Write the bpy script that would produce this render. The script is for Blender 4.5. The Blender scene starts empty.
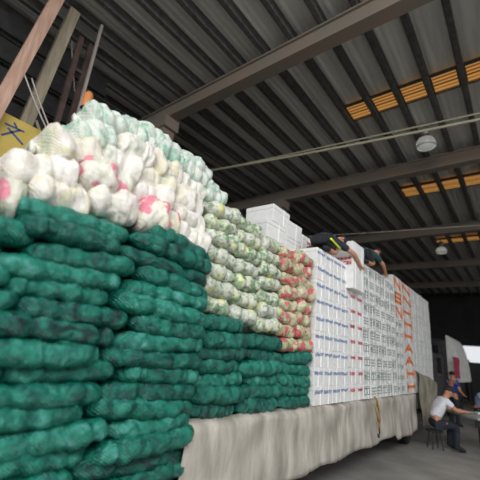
import bpy, math, random
import numpy as np
from mathutils import Vector, Matrix, noise

rnd = random.Random(7)
S = bpy.context.scene
COL = S.collection
PI = math.pi

# ------------------------------------------------------------------ helpers
def lin(r, g, b):
    f = lambda c: (c/255/12.92) if c/255 <= 0.04045 else ((c/255+0.055)/1.055)**2.4
    return (f(r), f(g), f(b), 1.0)

class MB:
    """collects shapes into one mesh"""
    def __init__(s): s.v = []; s.f = []; s.m = []
    def add(s, vs, fs, mi=0):
        o = len(s.v); s.v += [tuple(v) for v in vs]
        for f in fs: s.f.append([o+i for i in f]); s.m.append(mi)
    def box(s, x0, x1, y0, y1, z0, z1, b=0.0, mi=0):
        if b <= 0:
            vs = [(x, y, z) for x in (x0, x1) for y in (y0, y1) for z in (z0, z1)]
            s.add(vs, [(0,1,3,2),(4,6,7,5),(0,4,5,1),(2,3,7,6),(0,2,6,4),(1,5,7,3)], mi); return
        # chamfered box: 24 verts
        import bmesh
        bm = bmesh.new(); bmesh.ops.create_cube(bm, size=1)
        for v in bm.verts:
            v.co.x = x0 if v.co.x < 0 else x1; v.co.y = y0 if v.co.y < 0 else y1; v.co.z = z0 if v.co.z < 0 else z1
        bmesh.ops.bevel(bm, geom=bm.edges[:], offset=b, segments=2, affect='EDGES', profile=0.5)
        bm.verts.index_update()
        s.add([v.co.copy() for v in bm.verts], [[v.index for v in f.verts] for f in bm.faces], mi); bm.free()
    def tube(s, pts, r, n=10, mi=0, caps=True):
        pts = [Vector(p) for p in pts]; k = len(pts)
        rs = r if isinstance(r, (list, tuple)) else [r]*k
        vs = []; up = Vector((0, 0, 1))
        for i, p in enumerate(pts):
            t = (pts[min(i+1, k-1)] - pts[max(i-1, 0)]).normalized()
            a = t.cross(up)
            if a.length < 1e-3: a = t.cross(Vector((1, 0, 0)))
            a.normalize(); b = a.cross(t).normalized()
            for j in range(n):
                w = 2*PI*j/n; vs.append(p + rs[i]*(math.cos(w)*a + math.sin(w)*b))
        fs = [(i*n+j, i*n+(j+1) % n, (i+1)*n+(j+1) % n, (i+1)*n+j) for i in range(k-1) for j in range(n)]
        if caps: fs += [tuple(range(n))[::-1], tuple((k-1)*n+j for j in range(n))]
        s.add(vs, fs, mi)
    def lathe(s, prof, c=(0,0,0), n=24, mi=0):
        vs = [(c[0]+r*math.cos(2*PI*j/n), c[1]+r*math.sin(2*PI*j/n), c[2]+z) for r, z in prof for j in range(n)]
        fs = [(i*n+j, i*n+(j+1) % n, (i+1)*n+(j+1) % n, (i+1)*n+j) for i in range(len(prof)-1) for j in range(n)]
        s.add(vs, fs, mi)
    def beam(s, p, q, w, h, up=(0,0,1), mi=0):
        p = Vector(p); q = Vector(q); t = (q-p).normalized(); a = t.cross(Vector(up)).normalized(); b = a.cross(t)
        vs = [e + sa*a*w/2 + sb*b*h/2 for e in (p, q) for sa in (-1, 1) for sb in (-1, 1)]
        s.add(vs, [(0,1,3,2),(4,6,7,5),(0,4,5,1),(2,3,7,6),(0,2,6,4),(1,5,7,3)], mi)
    def mesh(s, name, mats, smooth=False):
        me = bpy.data.meshes.new(name); me.from_pydata(s.v, [], s.f)
        for m in (mats if isinstance(mats, (list, tuple)) else [mats]): me.materials.append(m)
        for p, mi in zip(me.polygons, s.m): p.material_index = mi; p.use_smooth = smooth
        import bmesh
        bm = bmesh.new(); bm.from_mesh(me); bmesh.ops.recalc_face_normals(bm, faces=bm.faces[:]); bm.to_mesh(me); bm.free()
        me.update(); return me
    def obj(s, name, mats, parent=None, smooth=False):
        return link(name, s.mesh(name, mats, smooth), parent)

def link(name, me, parent=None):
    o = bpy.data.objects.new(name, me); COL.objects.link(o)
    if parent: o.parent = parent
    return o
def tag(o, label, cat, group=None, kind=None):
    if label: o['label'] = label
    if cat: o['category'] = cat
    if group: o['group'] = group
    if kind: o['kind'] = kind
    return o
def thing(name, label, cat, loc=(0,0,0), rz=0, group=None):
    o = bpy.data.objects.new(name, None); COL.objects.link(o); o.location = loc; o.rotation_euler = (0, 0, rz)
    o.empty_display_size = 0.05
    return tag(o, label, cat, group)
def struct(o): o['kind'] = 'structure'; return o
def copy_tree(o, parent=None):
    c = o.copy(); COL.objects.link(c)
    if parent: c.parent = parent
    for ch in list(o.children): copy_tree(ch, c)
    return c
ORD = ['zeroth','first','second','third','fourth','fifth','sixth','seventh','eighth','ninth','tenth','eleventh','twelfth','thirteenth','fourteenth','fifteenth','sixteenth']

# ------------------------------------------------------------------ materials
def mat(name, col, rough=0.6, metal=0.0, var=0.0, scale=8.0, bump=0.0, bscale=60.0, coat=0.0, stretch=None, col2=None):
    m = bpy.data.materials.new(name); m.use_nodes = True
    nt = m.node_tree; N = nt.nodes; L = nt.links; b = N['Principled BSDF']
    b.inputs['Roughness'].default_value = rough; b.inputs['Metallic'].default_value = metal
    b.inputs['Base Color'].default_value = col
    tc = N.new('ShaderNodeTexCoord'); src = tc.outputs['Object']
    if stretch:
        mp = N.new('ShaderNodeMapping'); mp.inputs['Scale'].default_value = stretch; L.new(src, mp.inputs[0]); src = mp.outputs[0]
    if var > 0 or col2:
        n = N.new('ShaderNodeTexNoise'); n.inputs['Scale'].default_value = scale; n.inputs['Detail'].default_value = 5
        L.new(src, n.inputs['Vector'])
        cr = N.new('ShaderNodeValToRGB'); cr.color_ramp.elements[0].position = 0.35; cr.color_ramp.elements[1].position = 0.68
        c2 = col2 if col2 else tuple(min(1, c*(1+var)) for c in col[:3])+(1,)
        c1 = col if col2 else tuple(c*(1-var) for c in col[:3])+(1,)
        cr.color_ramp.elements[0].color = c1; cr.color_ramp.elements[1].color = c2
        L.new(n.outputs['Fac'], cr.inputs[0]); L.new(cr.outputs[0], b.inputs['Base Color'])
    if bump > 0:
        n2 = N.new('ShaderNodeTexNoise'); n2.inputs['Scale'].default_value = bscale; L.new(src, n2.inputs['Vector'])
        bp = N.new('ShaderNodeBump'); bp.inputs['Strength'].default_value = bump; bp.inputs['Distance'].default_value = 0.02
        L.new(n2.outputs['Fac'], bp.inputs['Height']); L.new(bp.outputs[0], b.inputs['Normal'])
    return m

def net_mat(name, stops, scale=9.0, rough=0.5, patch=None, net=0.25, rspread=0.15, warp=0.6, patch_thr=0.6, netcol=None, spec=0.5):
    """woven net over produce: blotchy colour that differs per sack, with a diamond mesh relief"""
    m = bpy.data.materials.new(name); m.use_nodes = True
    nt = m.node_tree; N = nt.nodes; L = nt.links; b = N['Principled BSDF']
    b.inputs['Roughness'].default_value = rough
    b.inputs['Specular IOR Level'].default_value = spec
    tc = N.new('ShaderNodeTexCoord'); oi = N.new('ShaderNodeObjectInfo')
    mul = N.new('ShaderNodeMath'); mul.operation = 'MULTIPLY'; mul.inputs[1].default_value = 37.0; L.new(oi.outputs['Random'], mul.inputs[0])
    add = N.new('ShaderNodeVectorMath'); add.operation = 'ADD'; L.new(tc.outputs['Object'], add.inputs[0]); L.new(mul.outputs[0], add.inputs[1])
    n = N.new('ShaderNodeTexNoise'); n.inputs['Scale'].default_value = scale; n.inputs['Detail'].default_value = 4; n.inputs['Distortion'].default_value = warp
    L.new(add.outputs[0], n.inputs['Vector'])
    sh = N.new('ShaderNodeMapRange'); sh.inputs[3].default_value = -rspread; sh.inputs[4].default_value = rspread; L.new(oi.outputs['Random'], sh.inputs[0])
    ad = N.new('ShaderNodeMath'); L.new(n.outputs['Fac'], ad.inputs[0]); L.new(sh.outputs[0], ad.inputs[1])
    cr = N.new('ShaderNodeValToRGB'); e = cr.color_ramp.elements
    e[0].position, e[0].color = stops[0]; e[1].position, e[1].color = stops[-1]
    for p, c in stops[1:-1]:
        x = e.new(p); x.color = c
    L.new(ad.outputs[0], cr.inputs[0]); out = cr.outputs[0]
    if patch:
        n3 = N.new('ShaderNodeTexNoise'); n3.inputs['Scale'].default_value = patch[1]; n3.inputs['Detail'].default_value = 2
        ad2 = N.new('ShaderNodeVectorMath'); ad2.operation = 'ADD'; ad2.inputs[1].default_value = (5.3, 9.1, 2.7); L.new(add.outputs[0], ad2.inputs[0])
        L.new(ad2.outputs[0], n3.inputs['Vector'])
        r3 = N.new('ShaderNodeValToRGB'); r3.color_ramp.elements[0].position = patch_thr; r3.color_ramp.elements[1].position = patch_thr+0.05
        L.new(n3.outputs['Fac'], r3.inputs[0])
        mx = N.new('ShaderNodeMixRGB'); L.new(r3.outputs[0], mx.inputs[0]); L.new(out, mx.inputs[1]); mx.inputs[2].default_value = patch[0]; out = mx.outputs[0]
    # diamond net
    rel = []
    for ang in (PI/4, -PI/4):
        mp = N.new('ShaderNodeMapping'); mp.inputs['Rotation'].default_value = (0, ang, 0); L.new(tc.outputs['Object'], mp.inputs[0])
        w = N.new('ShaderNodeTexWave'); w.inputs['Scale'].default_value = 22; w.inputs['Distortion'].default_value = 1.2; w.inputs['Detail'].default_value = 1
        L.new(mp.outputs[0], w.inputs['Vector']); rel.append(w)
    mxm = N.new('ShaderNodeMath'); mxm.operation = 'MAXIMUM'; L.new(rel[0].outputs['Fac'], mxm.inputs[0]); L.new(rel[1].outputs['Fac'], mxm.inputs[1])
    if netcol:
        rr = N.new('ShaderNodeMapRange'); rr.inputs[1].default_value = 0.8; rr.inputs[2].default_value = 1.0; rr.inputs[4].default_value = 0.45
        L.new(mxm.outputs[0], rr.inputs[0])
        mx = N.new('ShaderNodeMixRGB'); L.new(rr.outputs[0], mx.inputs[0]); L.new(out, mx.inputs[1]); mx.inputs[2].default_value = netcol; out = mx.outputs[0]
    L.new(out, b.inputs['Base Color'])
    n2 = N.new('ShaderNodeTexNoise'); n2.inputs['Scale'].default_value = 26; n2.inputs['Detail'].default_value = 3; L.new(add.outputs[0], n2.inputs['Vector'])
    sm = N.new('ShaderNodeMath'); sm.operation = 'MULTIPLY_ADD'; sm.inputs[1].default_value = 0.25; L.new(mxm.outputs[0], sm.inputs[0]); L.new(n2.outputs['Fac'], sm.inputs[2])
    bp = N.new('ShaderNodeBump'); bp.inputs['Strength'].default_value = net; bp.inputs['Distance'].default_value = 0.03
    L.new(sm.outputs[0], bp.inputs['Height']); L.new(bp.outputs[0], b.inputs['Normal'])
    return m

M_green = net_mat('green_net', [(0.25, lin(6,46,44)), (0.42, lin(10,90,78)), (0.6, lin(24,120,100)), (0.74, lin(66,142,130)), (0.85, lin(120,160,162))], 9, 0.36, net=0.75, rspread=0.12, warp=1.4)  # blue-grey and darkest stops paint glints and gap shade into the green
M_cream = net_mat('cream_net', [(0.24, lin(146,168,148)), (0.36, lin(206,200,186)), (0.48, lin(226,220,214)), (0.6, lin(214,206,192)), (0.7, lin(202,196,152)), (0.82, lin(160,184,170))], 8, 0.45, net=0.5, rspread=0.12, netcol=lin(228,226,220))  # grey-green end stops paint soft shadows into the cream
M_pink = net_mat('pink_marked_net', [(0.3, lin(180,184,156)), (0.5, lin(222,216,204)), (0.75, lin(200,196,158))], 8, 0.45, patch=(lin(212,92,120), 6.5), patch_thr=0.55, net=0.5, netcol=lin(245,240,238))
M_mint = net_mat('mint_net', [(0.25, lin(84,150,124)), (0.4, lin(158,190,172)), (0.5, lin(206,208,198)), (0.58, lin(196,200,186)), (0.68, lin(128,176,152)), (0.8, lin(60,134,106))], 10, 0.4, net=0.5, rspread=0.1, netcol=lin(235,240,236))
M_leafy = net_mat('leafy_net', [(0.3, lin(40,98,62)), (0.39, lin(104,146,92)), (0.46, lin(176,180,150)), (0.54, lin(208,206,194)), (0.62, lin(160,168,156)), (0.72, lin(78,122,80))], 17, 0.4, patch=(lin(206,206,132), 7), patch_thr=0.62, net=0.35, rspread=0.07, netcol=lin(225,228,220))
M_redleaf = net_mat('red_marked_net', [(0.3, lin(104,116,72)), (0.42, lin(156,160,112)), (0.54, lin(202,196,168)), (0.66, lin(176,160,126)), (0.78, lin(112,130,80))], 16, 0.45, patch=(lin(190,42,66), 9), patch_thr=0.53, net=0.35, rspread=0.08, netcol=lin(222,208,190))
M_tieg = mat('green_twine', lin(24,92,74), 0.6, var=0.3)
M_tiew = mat('white_twine', lin(222,222,210), 0.6, var=0.15)
M_core = mat('gap_shade_load', lin(20,28,25), 0.9, var=0.3)  # dark colour gives the load's inner block the shade of the gaps
M_foam = mat('white_foam', lin(222,221,218), 0.55, var=0.05, scale=14, bump=0.08, bscale=140)
M_foamg = mat('grey_white_foam', lin(206,206,202), 0.6, var=0.07, scale=10)
M_lid = mat('foam_lid', lin(226,225,223), 0.5, var=0.04, scale=9)
M_tape = mat('clear_white_tape', lin(250,250,250), 0.25)
M_blue = mat('blue_print', lin(112,142,190), 0.6, var=0.2, scale=30)
M_red = mat('red_print', lin(214,78,92), 0.6, var=0.2, scale=30)
M_faint = mat('faint_red_print', lin(206,166,164), 0.6)
M_dkgreen = mat('dark_green_print', lin(104,126,118), 0.6, var=0.25, scale=30)
M_orange = mat('orange_print', lin(238,116,28), 0.55, var=0.15, scale=10)
M_canvas = mat('beige_canvas', lin(142,136,126), 0.85, col2=lin(196,188,176), scale=2.2, bump=0.4, bscale=14, stretch=(2.2,1,0.7))
M_khaki = mat('khaki_canvas', lin(120,114,98), 0.85, col2=lin(160,152,134), scale=3, bump=0.4, bscale=12)
M_pale = mat('pale_canvas', lin(196,194,188), 0.8, col2=lin(222,220,214), scale=3)
M_steel = mat('dark_steel', lin(48,47,46), 0.6, 0.3, var=0.3, scale=5)
M_purlin = mat('purlin_steel', lin(84,83,80), 0.7, 0.2, var=0.3)
M_roof = mat('roof_sheet', lin(214,213,206), 0.7, var=0.15, scale=1.5, bump=0.2, bscale=20, stretch=(0.3,3,1))
M_girder = mat('girder_concrete', lin(116,110,100), 0.85, col2=lin(130,112,98), scale=0.8)
M_concrete = mat('concrete', lin(140,136,130), 0.85, var=0.2, scale=1.5, bump=0.2, bscale=30)
M_wall = mat('dark_wall', lin(40,40,38), 0.9, var=0.25, scale=1.2)
M_rubber = mat('black_rubber', lin(22,22,22), 0.8, var=0.2)
M_skin = mat('skin', lin(186,132,104), 0.5, var=0.06, scale=20)
M_hair = mat('black_hair', lin(26,22,22), 0.6, var=0.3, scale=60, bump=0.4, bscale=150)
M_navy = mat('navy_cloth', lin(34,40,54), 0.85, var=0.2, scale=20, bump=0.3, bscale=30)
M_black = mat('black_cloth', lin(30,31,36), 0.85, var=0.2, scale=20)
M_lime = mat('lime_stripe', lin(222,236,50), 0.5)
M_teal = mat('dark_teal_cloth', lin(28,66,66), 0.85, var=0.2, scale=20)
M_white = mat('white_cotton', lin(216,218,226), 0.8, var=0.05, scale=12)
M_bluec = mat('blue_cloth', lin(30,60,140), 0.85, var=0.2, scale=12)
M_pblue = mat('pale_blue_cloth', lin(150,164,190), 0.85, var=0.1, scale=12)
M_jean = mat('dark_jeans', lin(34,38,48), 0.85, var=0.2, scale=12)
M_eye = mat('eye_dark', lin(18,14,12), 0.3)
M_plank = mat('pinkish_timber', lin(170,134,116), 0.8, col2=lin(202,166,146), scale=3, stretch=(6,6,0.6))
M_post = mat('beige_timber', lin(134,124,106), 0.8, col2=lin(164,152,130), scale=3, stretch=(6,6,0.6))
M_rail = mat('dark_rail', lin(40,39,39), 0.8, var=0.3)
M_rust = mat('rusty_brown', lin(70,54,48), 0.85, var=0.3, scale=4)
M_pipe = mat('galvanised_pipe', lin(168,160,152), 0.45, 0.3)
M_yellow = mat('yellow_board', lin(196,170,84), 0.7, var=0.12, scale=3)
M_signblue = mat('blue_paint', lin(62,82,128), 0.7)
M_amber = mat('amber_lens', lin(236,150,90), 0.4)
M_cable = mat('pale_cable', lin(182,174,150), 0.6)
M_gold = mat('ochre_strap', lin(150,112,52), 0.7, var=0.3, scale=40)
M_wood = mat('pale_tabletop', lin(150,156,150), 0.6, var=0.1)
M_redc = mat('red_cloth', lin(150,48,66), 0.8, var=0.2)
M_glassd = mat('dark_glass', lin(24,28,30), 0.15)
M_cap = mat('lamp_housing', lin(150,150,146), 0.4, 0.4)
m = bpy.data.materials.new('lamp_glass'); m.use_nodes = True; b = m.node_tree.nodes['Principled BSDF']
b.inputs['Base Color'].default_value = lin(190,192,186); b.inputs['Roughness'].default_value = 0.12; b.inputs['Transmission Weight'].default_value = 0.6
b.inputs['Emission Color'].default_value = (1,1,0.95,1); b.inputs['Emission Strength'].default_value = 0.12
M_lglass = m
m = bpy.data.materials.new('amber_skylight'); m.use_nodes = True; N = m.node_tree.nodes; b = N['Principled BSDF']
tc = N.new('ShaderNodeTexCoord'); w = N.new('ShaderNodeTexWave'); w.bands_direction = 'X'; w.inputs['Scale'].default_value = 2.6; w.inputs['Distortion'].default_value = 0.4
cr = N.new('ShaderNodeValToRGB'); cr.color_ramp.elements[0].color = lin(104,60,22); cr.color_ramp.elements[1].color = lin(222,164,90)
m.node_tree.links.new(tc.outputs['Object'], w.inputs['Vector']); m.node_tree.links.new(w.outputs['Fac'], cr.inputs[0])
m.node_tree.links.new(cr.outputs[0], b.inputs['Base Color']); m.node_tree.links.new(cr.outputs[0], b.inputs['Emission Color'])
b.inputs['Emission Strength'].default_value = 0.55   # daylight coming through the translucent roof sheet
M_sky = m

# ------------------------------------------------------------------ sacks
def sack_mesh(name, L, W, H, R, material, seed, nv=34, nu=30, bf=0.8, over=1.1, rows=1, cinch=0.0, pw=6, var=(.85,1.12), rough=(0.012, 0.005), fold=0.0):
    r_ = np.random.RandomState(seed)
    heads = []
    step = R*1.55; n = max(2, int(round((L-1.2*R)/step))+1)
    for i in range(n):
        x = -L/2+R*0.8 + (L-1.6*R)*i/(n-1)
        for sy in (-1, 1):
            for q in range(rows):
                z = 0 if rows == 1 else (q-(rows-1)/2)*H*0.45
                heads.append((x+r_.uniform(-.25,.25)*R, sy*(W/2-R*0.95)+r_.uniform(-.08,.08)*R, z+r_.uniform(-.3,.3)*max(0.01, H/2-R*0.7), R*r_.uniform(*var)))
    vs = np.linspace(-1, 1, nv); vs = np.sign(vs)*np.abs(vs)**0.8
    V = []
    tw = r_.uniform(-1, 1)
    for v in vs:
        x = v*L/2; p = max(0.0, 1-abs(v)**5)**0.5
        for j in range(nu):
            t = 2*PI*j/nu; dy, dz = math.cos(t), math.sin(t)
            base = p/((abs(dy)/(W/2))**3+(abs(dz)/(H/2))**3)**(1/3)
            rr = 0.0
            for hx, hy, hz, hr in heads:
                q = hr*hr-(x-hx)**2
                if q <= 0: continue
                cd = hy*dy+hz*dz; c2 = hy*hy+hz*hz; k = q-(c2-cd*cd)
                if k >= 0: rr = max(rr, cd+math.sqrt(k))
            a = base*bf
            r = (a**pw+min(rr, base*over+0.012)**pw)**(1/pw) if rr > 0 else a
            if cinch: r *= 1-cinch*max(0, math.sin((x/L*2.2*PI*2)+tw*6+t*0.6*tw))**6
            q3 = Vector((x+seed*3.7, r*dy, r*dz))
            r += p*(rough[0]*noise.noise(q3*8)+rough[1]*noise.noise(q3*21))
            if fold: r -= p*fold*max(0, 1-abs(noise.noise(Vector((x*9+seed, r*dy*5+x*3, r*dz*11+x*4))))*5)
            V.append((x+0.01*math.sin(3*t+seed), r*dy, r*dz))
    F = [(i*nu+j, i*nu+(j+1) % nu, (i+1)*nu+(j+1) % nu, (i+1)*nu+j) for i in range(nv-1) for j in range(nu)]
    F += [tuple(range(nu))[::-1], tuple((nv-1)*nu+j for j in range(nu))]
    me = bpy.data.meshes.new(name); me.from_pydata([tuple(map(float, p)) for p in V], [], F); me.materials.append(material)
    for p in me.polygons: p.use_smooth = True
    return me
def tie_mesh(L, H, material, seed):
    """the gathered neck of the sack with its twine"""
    r_ = random.Random(seed); mb = MB(); n = 14
    prof = [(0.5, -0.03), (0.32, 0.0), (0.2, 0.012), (0.34, 0.03), (0.46, 0.05)]
    vs = []
    for r, x in prof:
        for j in range(n):
            w = 2*PI*j/n; k = r*H*0.42*(1+0.22*(j % 2)*(1 if x > 0 else 0.4))
            vs.append((L/2+x, k*math.cos(w), k*math.sin(w)+(-0.01 if x > 0.02 else 0)))
    mb.add(vs, [(i*n+j, i*n+(j+1) % n, (i+1)*n+(j+1) % n, (i+1)*n+j) for i in range(len(prof)-1) for j in range(n)]+[tuple((len(prof)-1)*n+j for j in range(n))])
    mb.tube([(L/2+0.012, 0.1*H*math.cos(a), 0.1*H*math.sin(a)) for a in [2*PI*i/10 for i in range(11)]], 0.006, 6, caps=False)
    return mb.mesh('tied_neck', material, True)
def sack_proto(name, L, W, H, R, material, tie, seed, **k):
    root = bpy.data.objects.new(name, None); COL.objects.link(root); root.empty_display_size = .05
    link('net_body', sack_mesh('net_body', L, W, H, R, material, seed, **k), root)
    link('tied_neck', tie_mesh(L, H, tie, seed), root)
    return root
class Kind:
    def __init__(s, name, specs): s.name = name; s.protos = [sack_proto(name, *a, **k) for a, k in specs]; s.used = [False]*len(s.protos); s.i = 0
    def place(s, loc, L, label, cat, group, H=None, W=None, tilt=0, rz=0, pick=None):
        i = pick if pick is not None else rnd.randrange(len(s.protos)); p = s.protos[i]
        o = p if not s.used[i] else copy_tree(p); s.used[i] = True
        b = [c for c in o.children if c.name.startswith('net_body')][0].data
        xs = [v.co.x for v in b.vertices][::30]; L0 = b.get('L0') or (max(xs)-min(xs)); b['L0'] = L0
        sx = L/L0
        o.location = loc; o.rotation_euler = (rnd.uniform(-.08,.08), tilt, rz+(PI if rnd.random() < .5 else 0))
        if abs(abs(o.rotation_euler.z)-PI) < 0.6: o.rotation_euler.y = -tilt
        o.scale = (sx, 1 if W is None else W, 1 if H is None else H)
        return tag(o, label, cat, group)
    def clean(s):
        for p, u in zip(s.protos, s.used):
            if not u:
                for c in list(p.children): bpy.data.objects.remove(c)
                bpy.data.objects.remove(p)

HG = 0.128
greens = Kind('green_net_sack', [((0.74, 0.40, 0.158, 0.088, M_green, M_tieg, 11+i), dict(bf=0.99, over=0.98, cinch=0.09, nv=54, nu=40, rough=(.02,.008), fold=.012)) for i in range(7)])
gcols = [(-0.05,0.72,0.72,2.24),(0.66,1.42,0.72,2.47),(1.42,2.30,0.72,2.57),(2.30,3.00,1.10,1.97),(3.00,3.72,1.10,1.86),(3.72,4.47,1.10,1.72)]
NC = len(gcols)
for c, (x0, x1, z0, top) in enumerate(gcols):
    n = round((top-z0)/(.117 if c < 3 else .122)); h = (top-z0)/n
    lo = 0.06 if c == 1 else 0.02
    for k in range(n):
        a = x0+(0.1*math.sin(k*2.1+c) if 0 < c < 3 else (0.07*math.sin(k*2.3+c) if c > 3 else 0.0)); b_ = x1+(0.1*math.sin(k*2.1+c+1) if c < 2 else (0.07*math.sin(k*2.3+c+1) if 3 <= c < 5 else 0.0))
        below = n-k
        lab = f'dark green net sack, {ORD[below]} below the pale sacks, {ORD[NC-c]} stack from the blue-printed boxes'
        yb = 0.2 - (0.05 if c < 3 else 0.0) - (0.05*math.sin(PI*k/n) if c < 3 else 0)
        greens.place(((a+b_)/2, yb+rnd.uniform(-.04,.04), z0+h*(k+.5)+rnd.uniform(-.006,.006)), (b_-a)*1.03, lab, 'sack', 'dark green net sacks along the side of the load', H=h/HG*rnd.uniform(.98,1.1), tilt=rnd.uniform(-.07,.07)-[.08,.1,-.1,0,0,0][c]*(k/n)**3, rz=rnd.uniform(-.05,.05))
greens.clean()

# cream mound above the green stacks
def pair(mats, spec):
    return [((spec[0], spec[1], spec[2], spec[3], m_, M_tiew, 40+i), dict(bf=0.84, over=1.3, nv=54, nu=44, pw=4, var=(.6,1.22), rough=(.035,.014), fold=.012)) for i, m_ in enumerate(mats)]
creams = Kind('cream_net_sack', pair([M_cream, M_cream, M_cream, M_cream], (0.5, 0.42, 0.25, 0.135)))
pinks = Kind('pink_marked_net_sack', pair([M_pink], (0.5, 0.42, 0.25, 0.135)))
mints = Kind('mint_net_sack', [((0.5, 0.4, 0.24, 0.105, M_mint, M_tiew, 60+i), dict(bf=0.88, over=1.15, nv=44, nu=36, pw=4, var=(.6,1.2), rough=(.03,.012), fold=.01)) for i in range(3)])
def zg(x): return float(np.interp(x, [0, .66, 1.0, 1.5, 2.3], [2.24, 2.36, 2.50, 2.60, 2.50]))
tiers = [(-.1, 2.25, 6), (.56, 2.24, 4), (.74, 2.22, 4), (.90, 2.26, 4), (1.0, 2.34, 4)]
PINKS = {(0,1),(0,0),(1,1),(0,4)}
for k, (x, xe, n) in enumerate(tiers):
    w = (xe-x)/n
    for i in range(n):
        fromb = n-i
        mint = k == 4 or (k, i) == (3, 0)
        K = mints if mint else (pinks if (k, i) in PINKS else creams)
        nm = 'mint-tinted white net sack' if mint else ('pink-marked net sack' if K is pinks else 'lumpy cream net sack')
        lab = f'{nm}, {ORD[k+1]} tier above the green sacks, {ORD[fromb]} from the leafy sacks'
        xc = x+w*(i+.5); zs = zg(xc)*(1-k/8)+2.56*k/8+0.085+0.182*k
        K.place((xc, 0.2+0.05*k+rnd.uniform(-.02,.02), zs+rnd.uniform(-.015,.015)), w*1.08, lab, 'sack', 'pale net sacks heaped on the green ones', tilt=rnd.uniform(-.08,.08)-(0.3 if k and i == 0 else 0), rz=rnd.uniform(-.12,.12), H=1.05)
for i in range(5):   # translucent sacks set back on top
    mints.place((1.28+0.34*i, 0.54, [3.50,3.56,3.56,3.54,3.40][i]), 0.46, f'mint-tinted net sack on the crest of the heap, {ORD[5-i]} from the bare foam boxes', 'sack', 'pale net sacks heaped on the green ones', tilt=[-.3,-.05,.05,.1,.25][i], rz=rnd.uniform(-.2,.2))
for i in range(2):
    mints.place((2.12+.28*i, .42, 3.38-.14*i), .42, f'mint-tinted net sack where the heap steps down, {ORD[2-i]} from the bare foam boxes', 'sack', 'pale net sacks heaped on the green ones', tilt=.2)
creams.clean(); pinks.clean(); mints.clean()

# leafy and red-marked columns
leafy = Kind('leafy_net_sack', [((0.43, 0.38, 0.2, 0.088, M_leafy, M_tiew, 80+i), dict(bf=0.9, over=1.15, var=(.65,1.2), rough=(.024,.012), fold=.012)) for i in range(5)])
lcols = [(2.26,2.70,2.0),(2.70,3.14,1.97),(3.14,3.58,1.91)]
for c, (x0, x1, z0) in enumerate(lcols):
    top = [3.12,3.1,3.02][c]; n = 7; h = (top-z0)/n
    for k in range(n):
        leafy.place(((x0+x1)/2+rnd.uniform(-.02,.02), 0.2+rnd.uniform(-.02,.02), z0+h*(k+.5)), (x1-x0)*1.05, f'leafy white net sack, {ORD[k+1]} above the green sacks, {ORD[3-c]} column from the red-marked ones', 'sack', 'leafy net sacks in the middle of the load', H=h/0.172, tilt=rnd.uniform(-.08,.08), rz=rnd.uniform(-.08,.08))
leafy.clean()
reds = Kind('red_marked_net_sack', [((0.42, 0.36, 0.185, 0.08, M_redleaf, M_tiew, 100+i), dict(bf=0.92, over=1.12, var=(.65,1.2), rough=(.022,.012), fold=.01)) for i in range(4)])
for c, (x0, x1) in enumerate([(3.58,4.01),(4.01,4.43)]):
    z0, top, n = 1.74, [3.0,3.06][c], 8; h = (top-z0)/n
    for k in range(n):
        reds.place(((x0+x1)/2+rnd.uniform(-.02,.02), 0.19+rnd.uniform(-.02,.02), z0+h*(k+.5)), (x1-x0)*1.05, f'net sack with red marks, {ORD[k+1]} above the green sacks, column touching the {["leafy sacks","blue-printed boxes"][c]}', 'sack', 'red-marked net sacks beside the boxes', H=h/0.16, tilt=rnd.uniform(-.08,.08), rz=rnd.uniform(-.08,.08))
reds.clean()

# ------------------------------------------------------------------ foam boxes
GLYPHS = [
 [(0,0,0,1),(0,1,1,1),(1,1,1,0),(0,0,1,0)],
 [(0,0,0,1),(0,1,1,1),(1,1,1,0),(0,0,1,0),(0,.5,1,.5)],
 [(0,.75,1,.75),(.5,1,.5,.75),(.15,0,.8,.7),(.85,0,.2,.7)],
 [(0,1,1,1),(0,.5,1,.5),(0,0,1,0),(.5,0,.5,1)],
 [(.3,1,0,.4),(.2,.7,.2,0),(.45,.8,1,.8),(.7,1,.7,0),(.45,.35,1,.35)],
 [(0,.7,1,.7),(.5,1,.5,0),(.5,.7,0,.1),(.5,.7,1,.1)],
]
def strokes(mb, g, x, z, w, h, t, y):
    for a, b, c, d in g:
        p = Vector((x+a*w, 0, z+b*h)); q = Vector((x+c*w, 0, z+d*h)); dr = (q-p).normalized()*t/2; nn = Vector((-dr.z, 0, dr.x))
        p -= dr; q += dr
        mb.add([(v.x, y, v.z) for v in (p+nn, p-nn, q-nn, q+nn)], [(0,1,2,3)])
def print_mesh(style, w, h, seed):
    r_ = random.Random(seed); mb = MB(); y = -0.003
    if style == 'blue':
        n = 6; gw = w*0.86/n
        for i in range(n):
            strokes(mb, r_.choice(GLYPHS), -w*.43+gw*i, h*.62+r_.uniform(-.01,.01), gw*.72, h*r_.uniform(.10,.16), .0075, y)
        mt = M_blue
    elif style == 'red':
        n = 5; gw = w*0.6/n
        for i in range(n): strokes(mb, r_.choice(GLYPHS), -w*.15+gw*i, h*.55, gw*.75, h*.15, .011, y)
        mt = M_red
    elif style == 'green':
        n = r_.choice([1, 2, 2]); gw = w*.84/n
        for i in range(n): strokes(mb, r_.choice(GLYPHS), -w*.42+gw*i, h*.3, gw*.78, h*.42, .012, y)
        if r_.random() < .6: strokes(mb, [(0,0,1,0)], -w*.42, h*.84, w*.8, .01, .009, y)
        mt = M_dkgreen
    elif style == 'orange':
        n = 1; strokes(mb, r_.choice([GLYPHS[1], [(0,0,0,1),(1,0,1,1),(0,.5,1,.5)], [(0,0,.5,1),(.5,1,1,0),(.2,.4,.8,.4)], [(0,0,0,1),(0,1,1,0),(1,0,1,1)]]), -w*.36, h*.22, w*.72, h*.58, .066, y)
        mt = M_orange
    else:
        strokes(mb, [(0,0,1,0)], -w*.3, h*.6, w*.4, .01, .016, y); mt = M_faint
    return mb.mesh('print', mt)
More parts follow.
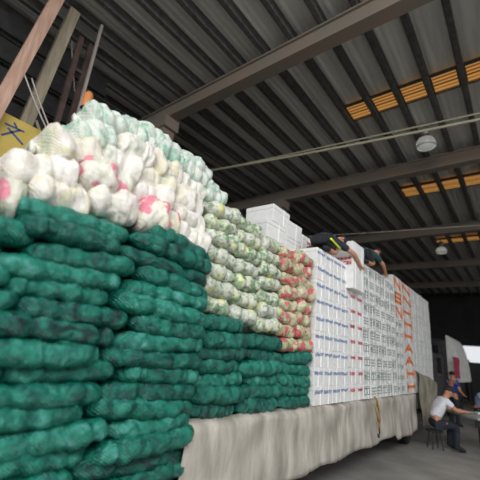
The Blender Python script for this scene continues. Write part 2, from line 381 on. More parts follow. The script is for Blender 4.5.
def box_proto(name, w, d, h, style, seed, foam=None, tapes=1, printed=True):
    """origin: front lower edge centre; front face looks to -Y"""
    root = bpy.data.objects.new(name, None); COL.objects.link(root); root.empty_display_size = .05
    foam = foam or M_foam; lh = h*0.24
    mb = MB(); mb.box(-w/2+.004, w/2-.004, .003, d-.003, .0005, h-lh-.001, .005); mb.obj('box_body', foam, root)
    mb = MB(); mb.box(-w/2+.001, w/2-.001, 0, d, h-lh, h-.0005, .005); mb.obj('lid', M_lid if foam is M_foam else foam, root)
    mb = MB()
    xs_ = {0: [], 1: [w*.08+(seed % 3-1)*.03], 2: [-w*.3, w*.3]}[tapes]
    for x in xs_: mb.box(x-.011, x+.011, -.0015, d+.0015, -.0005, h+.0005)
    if xs_: mb.obj('tape', M_tape, root)
    if printed: link('print', print_mesh(style, w, h, seed), root)
    return root
class BoxKind:
    def __init__(s, protos): s.p = protos; s.used = [False]*len(protos)
    def place(s, loc, label, group, rz=0, i=None):
        i = rnd.randrange(len(s.p)) if i is None else i
        o = s.p[i] if not s.used[i] else copy_tree(s.p[i]); s.used[i] = True
        o.location = loc; o.rotation_euler = (0, 0, rz); return tag(o, label, 'box', group)
    def clean(s):
        for p, u in zip(s.p, s.used):
            if not u:
                for c in list(p.children): bpy.data.objects.remove(c)
                bpy.data.objects.remove(p)
def J(a): return rnd.uniform(-a, a)
Z0 = 1.11; BH = 0.235
kb = BoxKind([box_proto('foam_box', .287, .5, BH, 'blue', i) for i in range(5)])
for c in range(4):
    for k in range(9):
        kb.place((4.45+.29*(c+.5), J(.008), Z0+BH*k), f'white foam box with blue print, {ORD[9-k]} row down, {ORD[c+1]} column from the red-marked sacks', 'blue-printed foam boxes', J(.012))
kb.clean()
kr = BoxKind([box_proto('foam_box', .336, .5, .245, 'red', i+10) for i in range(4)])
for c in range(2):
    for k in range(7 if c == 0 else 7):
        kr.place((5.61+.34*(c+.5), J(.008)+.01, Z0+.245*k), f'foam box with red print, {ORD[7-k]} below the tall box, column touching the {["blue","green"][c]} boxes', 'red-printed foam boxes', J(.012))
kr.clean()
# the big pale box the crouching man holds
big = box_proto('foam_box', .52, .52, .80, 'red', 31, tapes=2, printed=False)
big.location = (5.76, -.13, Z0+.245*7); tag(big, 'tall white foam box with red print under the crouching man\'s hands', 'box')
mb = MB()
r_ = random.Random(5)
for row, zz in enumerate((.48, .40)):
    for i in range(7): strokes(mb, r_.choice(GLYPHS), -.22+.065*i, zz, .05, .045, .013, 0)
for i, (x, y, z) in enumerate(list(mb.v)): mb.v[i] = (-.263, .26-x, z)   # on the side looking back along the truck
mb.obj('print', M_red, big)
kg = BoxKind([box_proto('foam_box', .332, .5, BH, 'green', i+20, M_foam if i % 2 else M_foamg) for i in range(6)])
for c in range(6):
    for k in range(10):
        kg.place((6.30+.335*(c+.5), J(.01), Z0+BH*k), f'foam box with green print, {ORD[10-k]} row down, {ORD[c+1]} column past the red-printed boxes', 'green-printed foam boxes', J(.012))
hl = (2.69-Z0)/7
kl = [box_proto('foam_box', .32, .5, hl, 'green', i+70, M_foamg) for i in range(3)]
kl = BoxKind(kl)
for c in range(2):
    for k in range(7):
        kl.place((8.32+.325*(c+.5), J(.01), Z0+hl*k), f'foam box with green print, {ORD[7-k]} below the orange boxes, column nearer the {["green-printed boxes","plain boxes"][c]}', 'green-printed foam boxes under the orange ones', J(.012))
kl.clean(); kg.clean()
ko = BoxKind([box_proto('foam_box', .64, .5, .33, 'orange', i+40, M_foamg) for i in range(4)])
for k in range(3):
    ko.place((8.32+.325, J(.01), 2.69+.33*k), f'white foam box with big orange lettering, {ORD[3-k]} from the top, shorter orange stack', 'orange-lettered foam boxes')
ko.clean()
ko = BoxKind([box_proto('foam_box', .9, .5, .29, 'orange', i+50, M_foamg) for i in range(4)])
for k in range(9):
    ko.place((9.45, J(.01), Z0+.283*k), f'white foam box with big orange lettering, {ORD[9-k]} from the top, taller orange stack', 'orange-lettered foam boxes')
ko.clean()
kf = BoxKind([box_proto('foam_box', .455, .5, .32, 'faint', i+60, M_foamg, printed=i > 0) for i in range(3)])
for c in range(5):
    for k in range(8):
        kf.place((9.93+.46*(c+.5), .02+J(.01), Z0+.32*k), f'plain greyish foam box, {ORD[8-k]} row down, {ORD[c+1]} column past the orange-lettered boxes', 'plain foam boxes at the cab end', J(.01))
kf.clean()
# bare boxes stacked behind, on top of the load
kw = BoxKind([box_proto('foam_box', .5, .5, .27, 'faint', 80, tapes=1, printed=False), box_proto('foam_box', .5, .5, .27, 'red', 81, tapes=1)])
wst = [(3.86, 3), (4.37, 3), (4.89, 2), (5.41, 2)]
for c, (x, n) in enumerate(wst):
    for k in range(n):
        kw.place((x+.25+(.12 if c == 0 and k == 2 else 0), .5, [3.0,2.9,3.08,2.98][c]+.275*k), f'bare white foam box, {ORD[n-k]} from the top, {ORD[4-c]} stack from the crouching man', 'bare foam boxes on top of the load', J(.03), 1 if c > 1 else 0)
kw.clean()

# ------------------------------------------------------------------ truck under the load
tr = thing('cargo_truck', 'long cargo truck under the stacked sacks and boxes', 'truck', (0, 0, 0))
mb = MB(); mb.box(-.2, 12.5, .02, 2.35, .64, .70); mb.obj('bed', M_steel, tr)
mb = MB(); mb.box(-.2, 12.5, .6, .72, .48, .64); mb.box(-.2, 12.5, 1.6, 1.72, .48, .64); mb.obj('chassis', M_steel, tr)
for x in (1.2, 2.5, 9.6):
    for y in (.25, 2.05):
        mb = MB()
        prof = [(.12,-.12),(.30,-.13),(.46,-.10),(.49,-.05),(.49,.05),(.46,.10),(.30,.13),(.12,.12)]
        n = 28
        vs = [(x+.62*r*math.cos(2*PI*j/n), y+a, .31+.62*r*math.sin(2*PI*j/n)) for r, a in prof for j in range(n)]
        mb.add(vs, [(i*n+j, i*n+(j+1) % n, (i+1)*n+(j+1) % n, (i+1)*n+j) for i in range(len(prof)-1) for j in range(n)])
        wl = mb.obj('wheel', M_rubber, tr, True)
        mb = MB(); vs = [(x+.62*r*math.cos(2*PI*j/n), y-a, .31+.62*r*math.sin(2*PI*j/n)) for r, a in [(.001,.06),(.1,.1),(.14,.05),(.28,.06),(.31,.12)] for j in range(n)]
        mb.add(vs, [(i*n+j, i*n+(j+1) % n, (i+1)*n+(j+1) % n, (i+1)*n+j) for i in range(4) for j in range(n)]); mb.obj('hub', M_cap, wl, True)
mb = MB(); mb.box(12.6, 14.4, .05, 2.3, .6, 2.2, .12); cab = mb.obj('cab', M_rail, tr, False)
mb = MB(); mb.box(12.9, 13.7, .035, .06, 1.5, 2.05, .01); mb.obj('side_window', M_glassd, cab)
# stand-in for goods deeper in the load, coloured dark as shade in the gaps
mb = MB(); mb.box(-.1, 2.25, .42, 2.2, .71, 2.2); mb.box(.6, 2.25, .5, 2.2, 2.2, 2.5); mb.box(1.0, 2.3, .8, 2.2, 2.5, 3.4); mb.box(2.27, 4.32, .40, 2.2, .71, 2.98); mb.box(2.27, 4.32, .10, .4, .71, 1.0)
tag(mb.obj('packed_goods', M_core), 'stand-in for packed goods, coloured dark as shade between the sacks', 'cargo', kind='stuff')
mb = MB(); mb.box(4.46, 12.2, .57, 2.2, .71, 3.2); mb.box(6.4, 12.2, .57, 2.2, 3.2, 3.42); mb.box(4.46, 12.2, .1, .5, .71, 1.09)
tag(mb.obj('packed_boxes', M_foamg), 'greyish packed boxes deeper in the load', 'cargo', kind='stuff')

def canvas(name, x0, x1, ztop, zbot, y, mt, nx=90, nz=14, amp=.03, seed=1, parent=None):
    mb = MB(); r_ = random.Random(seed); ph = [r_.uniform(0, 6) for _ in range(5)]
    vs = []
    for i in range(nx+1):
        x = x0+(x1-x0)*i/nx
        for j in range(nz+1):
            t = j/nz; zt = ztop(x); zb = zbot(x)
            fold = amp*t**.7*(math.sin(x*7+ph[0])+.6*math.sin(x*15+ph[1]+t*2)+.4*math.sin(x*29+ph[2]))
            sag = amp*.7*math.sin(t*9+math.sin(x*3+ph[3])*1.5)
            yy = y-abs(fold)*.7-.02-sag*.5 if j else y+.06
            vs.append((x+.02*math.sin(t*5+x*4), yy, zt+(zb-zt)*t+.015*math.sin(x*5+ph[4])*(1 if j else .6)))
    mb.add(vs, [(i*(nz+1)+j, (i+1)*(nz+1)+j, (i+1)*(nz+1)+j+1, i*(nz+1)+j+1) for i in range(nx) for j in range(nz)])
    o = mb.obj(name, mt, parent, True)
    md = o.modifiers.new('solid', 'SOLIDIFY'); md.thickness = .01
    return o
tag(canvas('side_tarpaulin', 2.2, 9.7, lambda x: 1.12, lambda x: .42-.1*(x > 8), -.01, M_canvas, seed=3), 'stained beige tarpaulin folded along the truck side under the boxes', 'tarpaulin')
tag(canvas('khaki_tarpaulin', 10.05, 12.1, lambda x: 1.62-.1*(x-10), lambda x: .35, -.03, M_khaki, nx=40, seed=8, amp=.05), 'khaki tarpaulin hanging off the cab end of the load', 'tarpaulin')
hk = thing('cargo_strap', 'ochre lashing strap with hook hanging over the beige tarpaulin', 'strap', (6.62, -.1, 1.1))
mb = MB(); mb.tube([(0,.04,.06),(.01,-.0,.0),(.03,-.02,-.12),(.05,-.03,-.3),(0,-.03,-.42)], .016, 8); mb.tube([(0,.0,.0),(-.1,-.02,-.14),(-.04,-.03,-.3),(.04,-.03,-.34)], .013, 8); mb.obj('webbing', M_gold, hk, True)
mb = MB(); mb.tube([(0,-.03,-.42),(.02,-.03,-.5),(.0,-.03,-.56),(-.05,-.03,-.55),(-.06,-.03,-.5)], .012, 8); mb.obj('hook', M_steel, hk, True)
hk.location.y = -.1

# ------------------------------------------------------------------ hall
GX = [-7.2, -1.1, 5.0, 11.1, 17.4, 23.6, 29.8]
ROOF = 8.05
mb = MB(); mb.box(-20, 60, -40, 16, -.3, 0); struct(mb.obj('floor', M_concrete))
# corrugated roof with a mesh profile across Y
mb = MB(); ny = 700; vs = []
for i in range(ny+1):
    y = -11+26*i/ny; z = ROOF+.24+.006*(1 if (i % 4) < 2 else -1)
    vs += [(-10, y, z), (36, y, z)]
mb.add(vs, [(2*i, 2*i+1, 2*i+3, 2*i+2) for i in range(ny)]); mb.box(-10, 36, -11, 15, ROOF+.3, ROOF+.36)
struct(mb.obj('ceiling', M_roof))
for i, y in enumerate([-10.62+.68*j for j in range(38)]):
    mb = MB(); mb.box(-10, 36, y-.06, y+.06, ROOF-.03, ROOF+.2); mb.box(-10, 36, y-.06, y+.03, ROOF-.05, ROOF-.03)
    o = struct(mb.obj('purlin', M_purlin))
for x in GX:
    mb = MB(); mb.box(x-.09, x+.09, -11, 15, ROOF-.44, ROOF-.06); mb.box(x-.15, x+.15, -11, 15, ROOF-.47, ROOF-.43); mb.box(x-.15, x+.15, -11, 15, ROOF-.09, ROOF-.05)
    struct(mb.obj('roof_girder', M_girder))
    mb = MB(); mb.box(x-.2, x+.2, 4.8, 5.2, 0, ROOF-.42); mb.box(x-.24, x+.24, 4.7, 5.3, ROOF-.8, ROOF-.46); struct(mb.obj('column', M_girder))
mb = MB(); mb.box(-10, 36, 15, 15.3, 0, ROOF+.3); struct(mb.obj('wall_back', M_wall))
# far wall with a bright gateway
mb = MB(); mb.box(36, 36.3, -11, -1.6, 0, ROOF+.3); mb.box(36, 36.3, 2.6, 15, 0, ROOF+.3); mb.box(36, 36.3, -1.6, 2.6, 3.8, ROOF+.3); struct(mb.obj('wall_far', M_wall))

def skylight_row(x, width, ys, grp, where):
    for i, y in enumerate(ys):
        mb = MB()
        for k in range(4):
            xx = x-width/2+width*k/4; mb.box(xx+.02, xx+width/4-.02, y-.26, y+.26, ROOF+.10, ROOF+.14)
        t = thing('skylight_panel', f'amber skylight panel in the row {where}, {ORD[i+1]} from the truck', 'skylight', (0,0,0), 0, grp)
        mb.obj('translucent_sheet', M_sky, t)
        mb = MB(); a, b_, c_, d_ = x-width/2-.03, x+width/2+.03, y-.27, y+.27; za, zb = ROOF+.08, ROOF+.17
        o4 = [(a,c_),(b_,c_),(b_,d_),(a,d_)]; i4 = [(a+.03,c_+.02),(b_-.03,c_+.02),(b_-.03,d_-.02),(a+.03,d_-.02)]
        mb.add([(p[0],p[1],z) for z in (za,zb) for p in o4+i4], [(q,(q+1)%4,4+(q+1)%4,4+q) for q in range(4)]+[(8+q,8+(q+1)%4,12+(q+1)%4,12+q) for q in range(4)]+[(q,(q+1)%4,8+(q+1)%4,8+q) for q in range(4)]+[(4+q,4+(q+1)%4,12+(q+1)%4,12+q) for q in range(4)]); mb.obj('skylight_frame', M_purlin, t)
bays = [-10.62+.68*j+.34 for j in range(37)]
skylight_row(7.95, .62, [y for y in bays if -3.4 < y < 1.1][::-1], 'amber roof panels, nearer row', 'above the bare boxes')
skylight_row(13.5, .8, [y for y in bays if -3.0 < y < .9][::-1], 'amber roof panels, middle row', 'past the wide girder')
skylight_row(20.2, .7, [y for y in bays if -3.0 < y < 1.0][::-1], 'amber roof panels, far row', 'low over the far end')

def lamp(x, y, z, label, s=1.0):
    t = thing('high_bay_lamp', label, 'lamp', (x, y, z), 0, 'hanging hall lamps')
    mb = MB(); mb.tube([(0,0,.35),(0,0,ROOF-z)], .012, 8); mb.obj('hanging_rod', M_steel, t)
    mb = MB(); mb.lathe([(.001,.40),(.09,.39),(.12,.33),(.12,.22),(.09,.18)], n=20); mb.lathe([(.05,.2),(.055,.12),(.09,.08)], n=20); mb.obj('ballast_housing', M_cap, t, True)
    mb = MB(); mb.lathe([(.09,.10),(.19,.05),(.245,-.05),(.25,-.14),(.235,-.2),(.15,-.24),(.001,-.25)], n=28); sh = mb.obj('glass_shade', M_lglass, t, True)
    mb = MB(); mb.lathe([(.238,-.19),(.255,-.185),(.255,-.205),(.238,-.21)], n=28); mb.obj('rim', M_cap, sh, True)
    mb = MB(); mb.lathe([(.03,.06),(.05,0),(.055,-.06),(.03,-.12),(.001,-.13)], n=16); mb.obj('bulb', M_tape, t, True)
    t.scale = (s, s, s); return t
lamp(9.55, -.68, 7.72, 'glass high bay lamp hanging below the nearer amber roof panels')
lamp(19.6, .6, 7.55, 'small high bay lamp hanging low over the far boxes')
lamp(22.5, -1.4, 4.9, 'tiny far lamp glowing above the bright gateway')
# cables
def cable(name, p, q, sag, r, mt, label, n=24):
    p = Vector(p); q = Vector(q)
    mb = MB(); mb.tube([p.lerp(q, i/n)-Vector((0,0,sag*4*(i/n)*(1-i/n))) for i in range(n+1)], r, 8)
    return tag(mb.obj(name, mt, None, True), label, 'cable')
cable('lighting_cable', (7.65, 7.2, 7.75), (9.4, -4.4, 7.65), .10, .035, M_cable, 'thick pale cable strung below the ceiling across the hall')
cable('thin_cable', (7.75, 6.8, 7.7), (9.2, -4.0, 7.72), .02, .02, M_cable, 'thinner pale cable running along the thick ceiling cable')
cable('hanging_wire', (9.5, 3.0, 5.35), (13.2, -4.0, 6.2), .02, .007, M_cable, 'hair-thin wire strung level above the boxes')

# timber uprights, sign and pipe behind the heap
mb = MB(); mb.beam((.57,4,0), (1.48,4,8.0), .2, .12, up=(0,1,0)); tag(mb.obj('leaning_plank', M_plank), 'pinkish timber plank leaning up behind the heap', 'plank')
pl = thing('timber_post', 'beige timber post between the plank and the rusty frame', 'post', (1.5,4.3,0))
mb = MB(); mb.beam((.06,0,0), (.13,0,4.9), .2, .14, up=(0,1,0)); mb.beam((.13,0,4.9), (.36,0,8.0), .2, .14, up=(0,1,0)); mb.obj('shaft', M_post, pl)
mb = MB(); mb.beam((.28,-.02,5.3), (.95,-.02,4.3), .05, .03, up=(0,1,0)); mb.obj('brace', M_post, pl)
mb = MB(); mb.beam((2.33,4,0), (2.33,4,7.9), .05, .05, up=(0,1,0)); tag(mb.obj('steel_pipe', M_pipe), 'thin pale steel pipe standing upright beside the amber lamp', 'pipe')
fr = thing('rusty_frame', 'rusty brown narrow frame standing just behind the steel pipe', 'frame', (2.22,4.2,0))
for dx in (-.16, .06):
    mb = MB(); mb.box(dx, dx+.09, 0, .09, 0, 7.5); mb.obj('upright', M_rust, fr)
for z in (5.3, 6.7):
    mb = MB(); mb.box(-.12, .1, .01, .07, z, z+.07); mb.obj('rung', M_rust, fr)
for i, z in enumerate((4.9, 5.5, 6.1, 6.7, 7.3)):
    rt = thing('wall_rail', f'dark horizontal rail behind the timber post, {ORD[i+1]} from the bottom', 'rail', (0,5.2,z), 0, 'dark rails behind the posts')
    mb = MB(); mb.box(-1.2, 3.3, 0, .08, 0, .2); mb.obj('bar', M_rail, rt)
    mb = MB(); mb.box(-1.2, 3.3, .1, .12, .2, .5); mb.obj('board', M_steel, rt)
for i, (a, b) in enumerate([((1.3,3.85,5.75),(2.1,3.85,4.75)), ((1.42,3.85,5.75),(2.16,3.85,4.75)), ((2.0,4.4,7.4),(2.35,4.4,6.3))]):
    cable('hanging_wire', a, b, .05, .014, M_pipe, f'thin slack wire in front of the dark rails, {["lowest","middle","highest"][i]} of three')
sg = thing('yellow_sign', 'yellow sign board with a blue painted character at the frame edge', 'sign', (1.45,4.1,4.78))
mb = MB(); mb.box(-.75, .47, 0, .05, -.5, .29, .01); mb.obj('board', M_yellow, sg)
mb = MB()
ch = [(.15,.75,.85,.78,.05),(.45,1,.55,.85,.06),(.7,.75,.15,.05,.06),(.3,.55,.95,.05,.07)]
for a, b_, c, d_, t in ch: strokes(mb, [(a,b_,c,d_)], -.17, -.12, .38, .3, .035, -.004)
mb.obj('character', M_signblue, sg)
al = thing('amber_lamp', 'small amber lamp fixed beside the steel pipe above the heap', 'lamp', (2.42,3.95,6.02))
mb = MB(); mb.lathe([(.001,.22),(.05,.21),(.085,.15),(.09,-.12),(.07,-.16),(.001,-.17)], n=18); mb.obj('lens', M_amber, al, True)
mb = MB(); mb.lathe([(.001,-.16),(.1,-.16),(.1,-.2),(.001,-.2)], n=18); mb.tube([(-.09,.05,-.18),(0,0,-.18)], .02, 6); mb.obj('bracket', M_steel, al)

# ------------------------------------------------------------------ people
def skin_mesh(name, chains, mt, sub=2):
    """chains: list of (points, radii, parent) grown with the Skin modifier into one surface"""
    V = []; E = []; R = []; idx = {}
    roots = []
    def vid(p, r):
        k = tuple(round(c, 4) for c in p)
        if k not in idx: idx[k] = len(V); V.append(p); R.append(r)
        return idx[k]
    isl = []
    for pts, rad in chains:
        ids = [vid(p, r) for p, r in zip(pts, rad)]
        E += [(a, b) for a, b in zip(ids, ids[1:])]
    me = bpy.data.meshes.new(name); me.from_pydata(V, E, [])
    o = bpy.data.objects.new(name, me); COL.objects.link(o)
    o.modifiers.new('skin', 'SKIN'); sm = o.modifiers.new('sub', 'SUBSURF'); sm.levels = sub; sm.render_levels = sub
    sv = me.skin_vertices[0].data
    par = list(range(len(V)))
    def find(a):
        while par[a] != a: a = par[a]
        return a
    for a, b in E: par[find(b)] = find(a)
    seen = set()
    for i in range(len(V)):
        sv[i].radius = (R[i], R[i]) if not isinstance(R[i], tuple) else R[i]
        f = find(i); sv[i].use_root = f not in seen; seen.add(f)
    o.modifiers['skin'].use_smooth_shade = True
    dg = bpy.context.evaluated_depsgraph_get(); out = bpy.data.meshes.new_from_object(o.evaluated_get(dg))
    bpy.data.objects.remove(o); out.materials.clear(); out.materials.append(mt)
    for p in out.polygons: p.use_smooth = True
    return out
def ellipsoid(mb, c, r, n=14, rot=None, zmin=-1):
    c = Vector(c); vs = []; rows_ = 9
    for i in range(rows_+1):
        a = PI*i/rows_; z = max(math.cos(a), zmin); rr = math.sin(a)
        for j in range(n):
            v = Vector((r[0]*rr*math.cos(2*PI*j/n), r[1]*rr*math.sin(2*PI*j/n), r[2]*z))
            vs.append(c+(rot @ v if rot else v))
    mb.add(vs, [(i*n+j, i*n+(j+1) % n, (i+1)*n+(j+1) % n, (i+1)*n+j) for i in range(rows_) for j in range(n)])
def person(name, label, P, shirt, trousers, loc=(0,0,0), rz=0, face=(1,0,0), stripe=False, bare_legs=True, bald=False, sc=1.0):
    """P: joints in local metres. face: way the face looks"""
    t = thing(name, label, 'person', loc, rz); t.scale = (sc, sc, sc)
    V = {k: Vector(v) for k, v in P.items()}
    ch = []
    ch.append(([V['pelvis'], V['waist'], V['chest'], V['neck'], V['chin'], V['head']], [.12, .115, .13, .055, .075, .095]))
    fdir = Vector(face).normalized()
    ch[0][0].append(V['head']+ (V['head']-V['chin']).normalized()*.05); ch[0][1].append(.075)
    for s in 'lr':
        ch.append(([V['chest'], V['sho_'+s], V['elb_'+s], V['wri_'+s], V['hand_'+s]], [.13, .062, .045, .03, (.04, .022)]))
        ch.append(([V['pelvis'], V['hip_'+s], V['kne_'+s], V['ank_'+s], V['toe_'+s]], [.12, .088, .062, .04, .035]))
        # five fingers rooted in the palm
        h = V['hand_'+s]; d = (h-V['wri_'+s]).normalized(); side = d.cross(Vector((0,0,1)))
        side = side.normalized() if side.length > .1 else Vector((0,1,0)); up = side.cross(d).normalized()
        for q, (off, ln) in enumerate([(-.03,.06), (-.01,.075), (.01,.08), (.03,.07)]):
            b0 = h+side*off*.9; k1 = b0+d*(.03+ln*.5)+side*off*.3; k2 = k1+d*ln*.45-up*.025
            ch.append(([b0, k1, k2], [.011, .0095, .008]))
        b0 = h-d*.03-side*.025; k1 = b0-side*.035+d*.03; k2 = k1+d*.035-up*.015
        ch.append(([b0, k1, k2], [.013, .011, .009]))
    hd = V['head']
    link('body', skin_mesh('body', ch, M_skin), t)
    # head features
    up = (V['head']-V['chin']).normalized(); fd = (fdir-up*fdir.dot(up)).normalized(); sd = up.cross(fd)
    mb = MB(); ellipsoid(mb, hd+up*.03-fd*.018, (.098, .098, .105)); 
    R = Matrix((sd, -fd, up)).transposed()
    mb = MB(); ellipsoid(mb, hd+up*.035-fd*.02, (.098, .105, .1), rot=R, zmin=-.35); mb.obj('hair', M_hair, t, True)
    for s in (-1, 1):
        mb = MB(); ellipsoid(mb, hd+fd*.088+sd*s*.034-up*.005, (.012,.012,.010), 8); mb.obj('eye', M_eye, t, True)
        mb = MB(); ellipsoid(mb, hd+sd*s*.098-up*.015-fd*.01, (.012,.022,.033), 8, R); mb.obj('ear', M_skin, t, True)
    mb = MB(); ellipsoid(mb, hd+fd*.1-up*.03, (.014,.02,.024), 8, R); mb.obj('nose', M_skin, t, True)
    mb = MB(); ellipsoid(mb, hd+fd*.088-up*.065, (.028,.01,.007), 8, R); mb.obj('mouth', M_redc, t, True)
    # clothing follows the body
    cc = [([V['pelvis'].lerp(V['waist'], .45), V['waist'], V['chest'], V['chest'].lerp(V['neck'], .75)], [.132, .135, .152, .08])]
    for s in 'lr': cc.append(([V['chest'], V['sho_'+s], V['sho_'+s].lerp(V['elb_'+s], .62)], [.152, .082, .068]))
    link('shirt', skin_mesh('shirt', cc, shirt), t)
    cc = [([V['waist'].lerp(V['pelvis'], .45), V['pelvis']], [.126, .145])]
    for s in 'lr':
        if bare_legs: cc.append(([V['pelvis'], V['hip_'+s], V['hip_'+s].lerp(V['kne_'+s], .8)], [.145, .112, .092]))
        else: cc.append(([V['pelvis'], V['hip_'+s], V['kne_'+s], V['ank_'+s]], [.145, .108, .078, .06]))
    link('shorts' if bare_legs else 'trousers', skin_mesh('trousers', cc, trousers), t)
    if stripe:
        mb = MB(); a = V['hip_r']; b_ = V['kne_r']
        pts = [a.lerp(b_, q)+Vector((0, -.112+.012*q, -.04+.10*q)) for q in (-.16, .05, .25, .45, .65, .84)]
        mb.tube(pts, .019, 8); o = mb.obj('side_stripe', M_lime, t, True); o['label'] = 'bright lime side stripe'
    for s in 'lr':
        a = V['ank_'+s]; b_ = V['toe_'+s]
        d = (b_-a).normalized()
        mb = MB(); mb.tube([a-d*.05, a.lerp(b_, .3), a.lerp(b_, .75), b_+d*.05], [.045, .052, .05, .03], 10); mb.obj('shoe', M_black, t, True)
    return t
crouch = dict(pelvis=(0,0,.27), waist=(.16,-.01,.31), chest=(.42,-.03,.34), neck=(.60,-.08,.40), chin=(.665,-.12,.415), head=(.72,-.16,.43),
    sho_r=(.50,-.20,.30), elb_r=(.76,-.40,.17), wri_r=(1.03,-.44,.05), hand_r=(1.11,-.45,.01),
    sho_l=(.52,.15,.32), elb_l=(.80,.16,.24), wri_l=(1.02,.12,.26), hand_l=(1.09,.10,.27),
    hip_r=(.0,-.10,.25), kne_r=(.42,-.16,.09), ank_r=(.02,-.13,.06), toe_r=(-.14,-.13,.04),
    hip_l=(.0,.10,.25), kne_l=(.40,.16,.09), ank_l=(.0,.14,.06), toe_l=(-.16,.14,.04))
person('person', 'person in navy shirt and black lime-striped shorts crouching forward on the blue-printed boxes', crouch, M_navy, M_black, (4.74, .10, 3.225), .13, face=(.6,-.6,-.5), stripe=True, sc=.88)
crouch2 = dict(crouch); crouch2.update(elb_r=(.80,-.28,.17), wri_r=(1.08,-.26,.07), hand_r=(1.16,-.25,.04))
person('person', 'person in dark teal shirt leaning forward over the green-printed boxes', crouch2, M_teal, M_black, (6.45, .10, 3.46), .06, face=(.7,-.5,-.5), sc=.92)

# ground-level people at the far table; local +X is the way they face
sit = dict(pelvis=(0,0,.55), waist=(.06,0,.72), chest=(.2,0,.95), neck=(.31,0,1.10), chin=(.36,0,1.15), head=(.40,0,1.22),
    sho_r=(.24,-.17,1.02), elb_r=(.42,-.22,.84), wri_r=(.66,-.16,.84), hand_r=(.74,-.14,.84),
    sho_l=(.24,.17,1.02), elb_l=(.42,.22,.84), wri_l=(.66,.14,.84), hand_l=(.74,.12,.84),
    hip_r=(.02,-.1,.53), kne_r=(.44,-.13,.52), ank_r=(.40,-.13,.10), toe_r=(.54,-.13,.05),
    hip_l=(.02,.1,.53), kne_l=(.44,.13,.52), ank_l=(.40,.13,.10), toe_l=(.54,.13,.05))
RF = math.atan2(-.79, .61)
def seat(loc, rz, label):
    t = thing('stool', label, 'stool', loc, rz)
    mb = MB(); mb.lathe([(.001,.35),(.17,.35),(.18,.37),(.17,.39),(.001,.395)], n=20); mb.obj('seat', M_black, t, True)
    for a in range(4):
        w = PI/4+a*PI/2; mb = MB(); mb.tube([(.11*math.cos(w),.11*math.sin(w),.36),(.17*math.cos(w),.17*math.sin(w),0)], .014, 8); mb.obj('leg', M_steel, t)
WP = (9.8, -.36, 0)
person('person', 'seated person in white t-shirt bent over the far table', sit, M_white, M_jean, WP, RF, face=(.8,0,-.55), bare_legs=False)
seat(WP, RF, 'black round stool under the person in the white t-shirt')
tb = thing('table', 'pale work table before the person in the white t-shirt', 'table', (10.4, -1.2, 0), RF)
mb = MB(); mb.box(-.42, 1.0, -.6, .6, .74, .80, .008); mb.obj('tabletop', M_wood, tb)
for x in (-.36, .94):
    for y in (-.54, .54):
        mb = MB(); mb.box(x-.025, x+.025, y-.025, y+.025, 0, .74); mb.obj('leg', M_steel, tb)
pt = MB(); pt.box(-.12, .12, -.09, .09, 0, .03, .006); o = pt.obj('paper_stack', M_white); o.location = (10.6, -1.2, .80); o.rotation_euler.z = .4; tag(o, 'small white stack of papers on the far table', 'papers')
stand = dict(pelvis=(0,0,.93), waist=(0,0,1.05), chest=(.02,0,1.3), neck=(.03,0,1.46), chin=(.05,0,1.53), head=(.06,0,1.6),
    sho_r=(.02,-.18,1.4), elb_r=(.05,-.25,1.12), wri_r=(.24,-.2,1.0), hand_r=(.31,-.18,.98),
    sho_l=(.02,.18,1.4), elb_l=(.05,.25,1.12), wri_l=(.24,.2,1.0), hand_l=(.31,.18,.98),
    hip_r=(0,-.1,.9), kne_r=(.02,-.11,.48), ank_r=(0,-.11,.09), toe_r=(.14,-.12,.04),
    hip_l=(0,.1,.9), kne_l=(.02,.11,.48), ank_l=(0,.11,.09), toe_l=(.14,.12,.04))
person('person', 'standing person in blue shirt behind the person in the white t-shirt', stand, M_bluec, M_jean, (14.4, -.12, 0), RF+.3, bare_legs=False, sc=.97)
person('person', 'seated person in pale blue shirt across the far table', sit, M_pblue, M_jean, (14.9, -.75, 0), PI+.9, face=(.9,0,-.3), bare_legs=False)
seat((14.9, -.75, 0), 0, 'black round stool under the person in the pale blue shirt')

# parked truck with a pale canvas hood, red cloth and dark goods beyond
pk = thing('parked_truck', 'dark parked truck with pale rounded canvas hood beyond the load', 'truck', (16.6, .55, 0), 0)
mb = MB(); mb.box(-.25, 1.8, -.25, 1.6, .5, 2.9, .22); mb.obj('cab', M_rail, pk)
mb = MB(); mb.box(-.29, -.24, -.05, 1.4, 1.7, 2.6, .02); mb.obj('windscreen', M_glassd, pk)
mb = MB()
n = 14
vs = []
for x in (.1, 3.2):
    for j in range(n+1):
        a = PI/2*j/n; vs.append((x, -.25-.42*math.sin(a)**1.0, 1.3+1.75*math.cos(a)))
mb.add(vs, [(j, j+1, n+2+j, n+1+j) for j in range(n)]); mb.add([vs[j] for j in range(n+1)]+[(.1,-.25,1.3)], [tuple(range(n+2))])
mb.obj('canvas_hood', M_pale, pk, True)
for x in (.5, 2.6):
    mb = MB(); nn = 20
    mb.add([(x+r*math.cos(2*PI*j/nn), -.28+a, .5+r*math.sin(2*PI*j/nn)) for r, a in [(.1,-.02),(.4,-.03),(.5,.03),(.5,.2),(.1,.2)] for j in range(nn)], [(i*nn+j, i*nn+(j+1) % nn, (i+1)*nn+(j+1) % nn, (i+1)*nn+j) for i in range(4) for j in range(nn)]); mb.obj('wheel', M_rubber, pk, True)
mb = MB(); mb.box(1.8, 4.5, -.25, 1.6, .6, 1.7); mb.obj('bed', M_steel, pk)
o = canvas('hanging_cloth', 0, .22, lambda x: .75, lambda x: 0, 0, M_redc, nx=14, nz=10, amp=.03); o.location = (16.05, .02, 1.45); o.rotation_euler.z = RF; tag(o, 'red cloth hanging on the side of the parked truck', 'cloth')
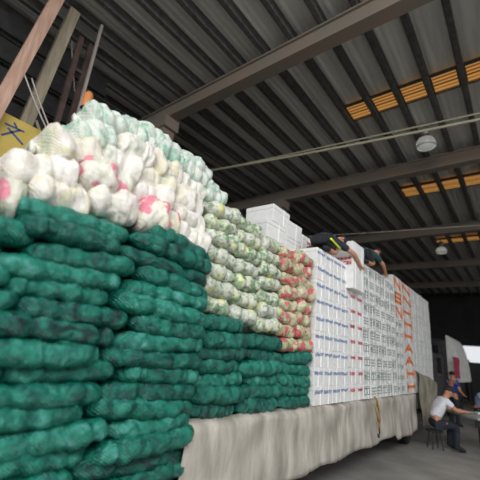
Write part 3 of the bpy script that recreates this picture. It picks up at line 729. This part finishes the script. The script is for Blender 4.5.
for i, (x, y, h) in enumerate([(24,-1.3,2.05),(25.5,-.1,2.25),(27,1.3,2.45),(22.5,-2.7,1.4)]):
    t = thing('crate_stack', f'dark covered stack of goods before the bright gateway, {["lower front","tall","tallest","lowest"][i]} one', 'goods', (x,y,0), 0, 'dark goods by the gateway')
    mb = MB(); mb.box(-.7,.7,-.6,.6,.12,h,.08); mb.obj('cover', M_steel, t)
    mb = MB()
    for q in (-.5,0,.5): mb.box(-.7,.7,q-.06,q+.06,0,.12)
    mb.obj('pallet', M_rust, t)

# ------------------------------------------------------------------ camera
Cm = [[0.6101073308650506, -0.29069623848573095, -0.7370649508387783], [-0.7870292985097334, -0.115037030053739, -0.6060951781722834], [0.09139982555782353, 0.949874822619624, -0.2989713920115723]]
cd = bpy.data.cameras.new('camera'); cam = bpy.data.objects.new('camera', cd); COL.objects.link(cam)
mw = Matrix(Cm).to_4x4(); mw.translation = (0, -2.2, 1.7); cam.matrix_world = mw
cd.sensor_width = 36; cd.lens = 350/480*36; cd.clip_start = .05; cd.clip_end = 300
cd.dof.use_dof = True; cd.dof.focus_distance = 4.2; cd.dof.aperture_fstop = 0.9
S.camera = cam

# ------------------------------------------------------------------ light: daylight from the open side of the hall
w = bpy.data.worlds.new('world'); S.world = w; w.use_nodes = True
w.node_tree.nodes['Background'].inputs[0].default_value = (.92, .96, 1.0, 1); w.node_tree.nodes['Background'].inputs[1].default_value = 0.85
def area(name, loc, target, size, size_y, power, col=(1,1,1)):
    l = bpy.data.lights.new(name, 'AREA'); l.shape = 'RECTANGLE'; l.size = size; l.size_y = size_y; l.energy = power; l.color = col
    o = bpy.data.objects.new(name, l); COL.objects.link(o); o.location = loc
    o.rotation_euler = (Vector(target)-Vector(loc)).to_track_quat('-Z', 'Y').to_euler(); return o
area('open_side_daylight', (-.5, -6.0, 7.7), (3, 0, 1.6), 11, 3.2, 1120, (.97, .99, 1))
area('rear_gate_daylight', (-8, -4, 6.0), (3, 0, 2.5), 5, 5, 600)
S.view_settings.view_transform = 'Standard'; S.view_settings.look = 'None'; S.view_settings.exposure = 0.0
S.cycles.use_denoising = True
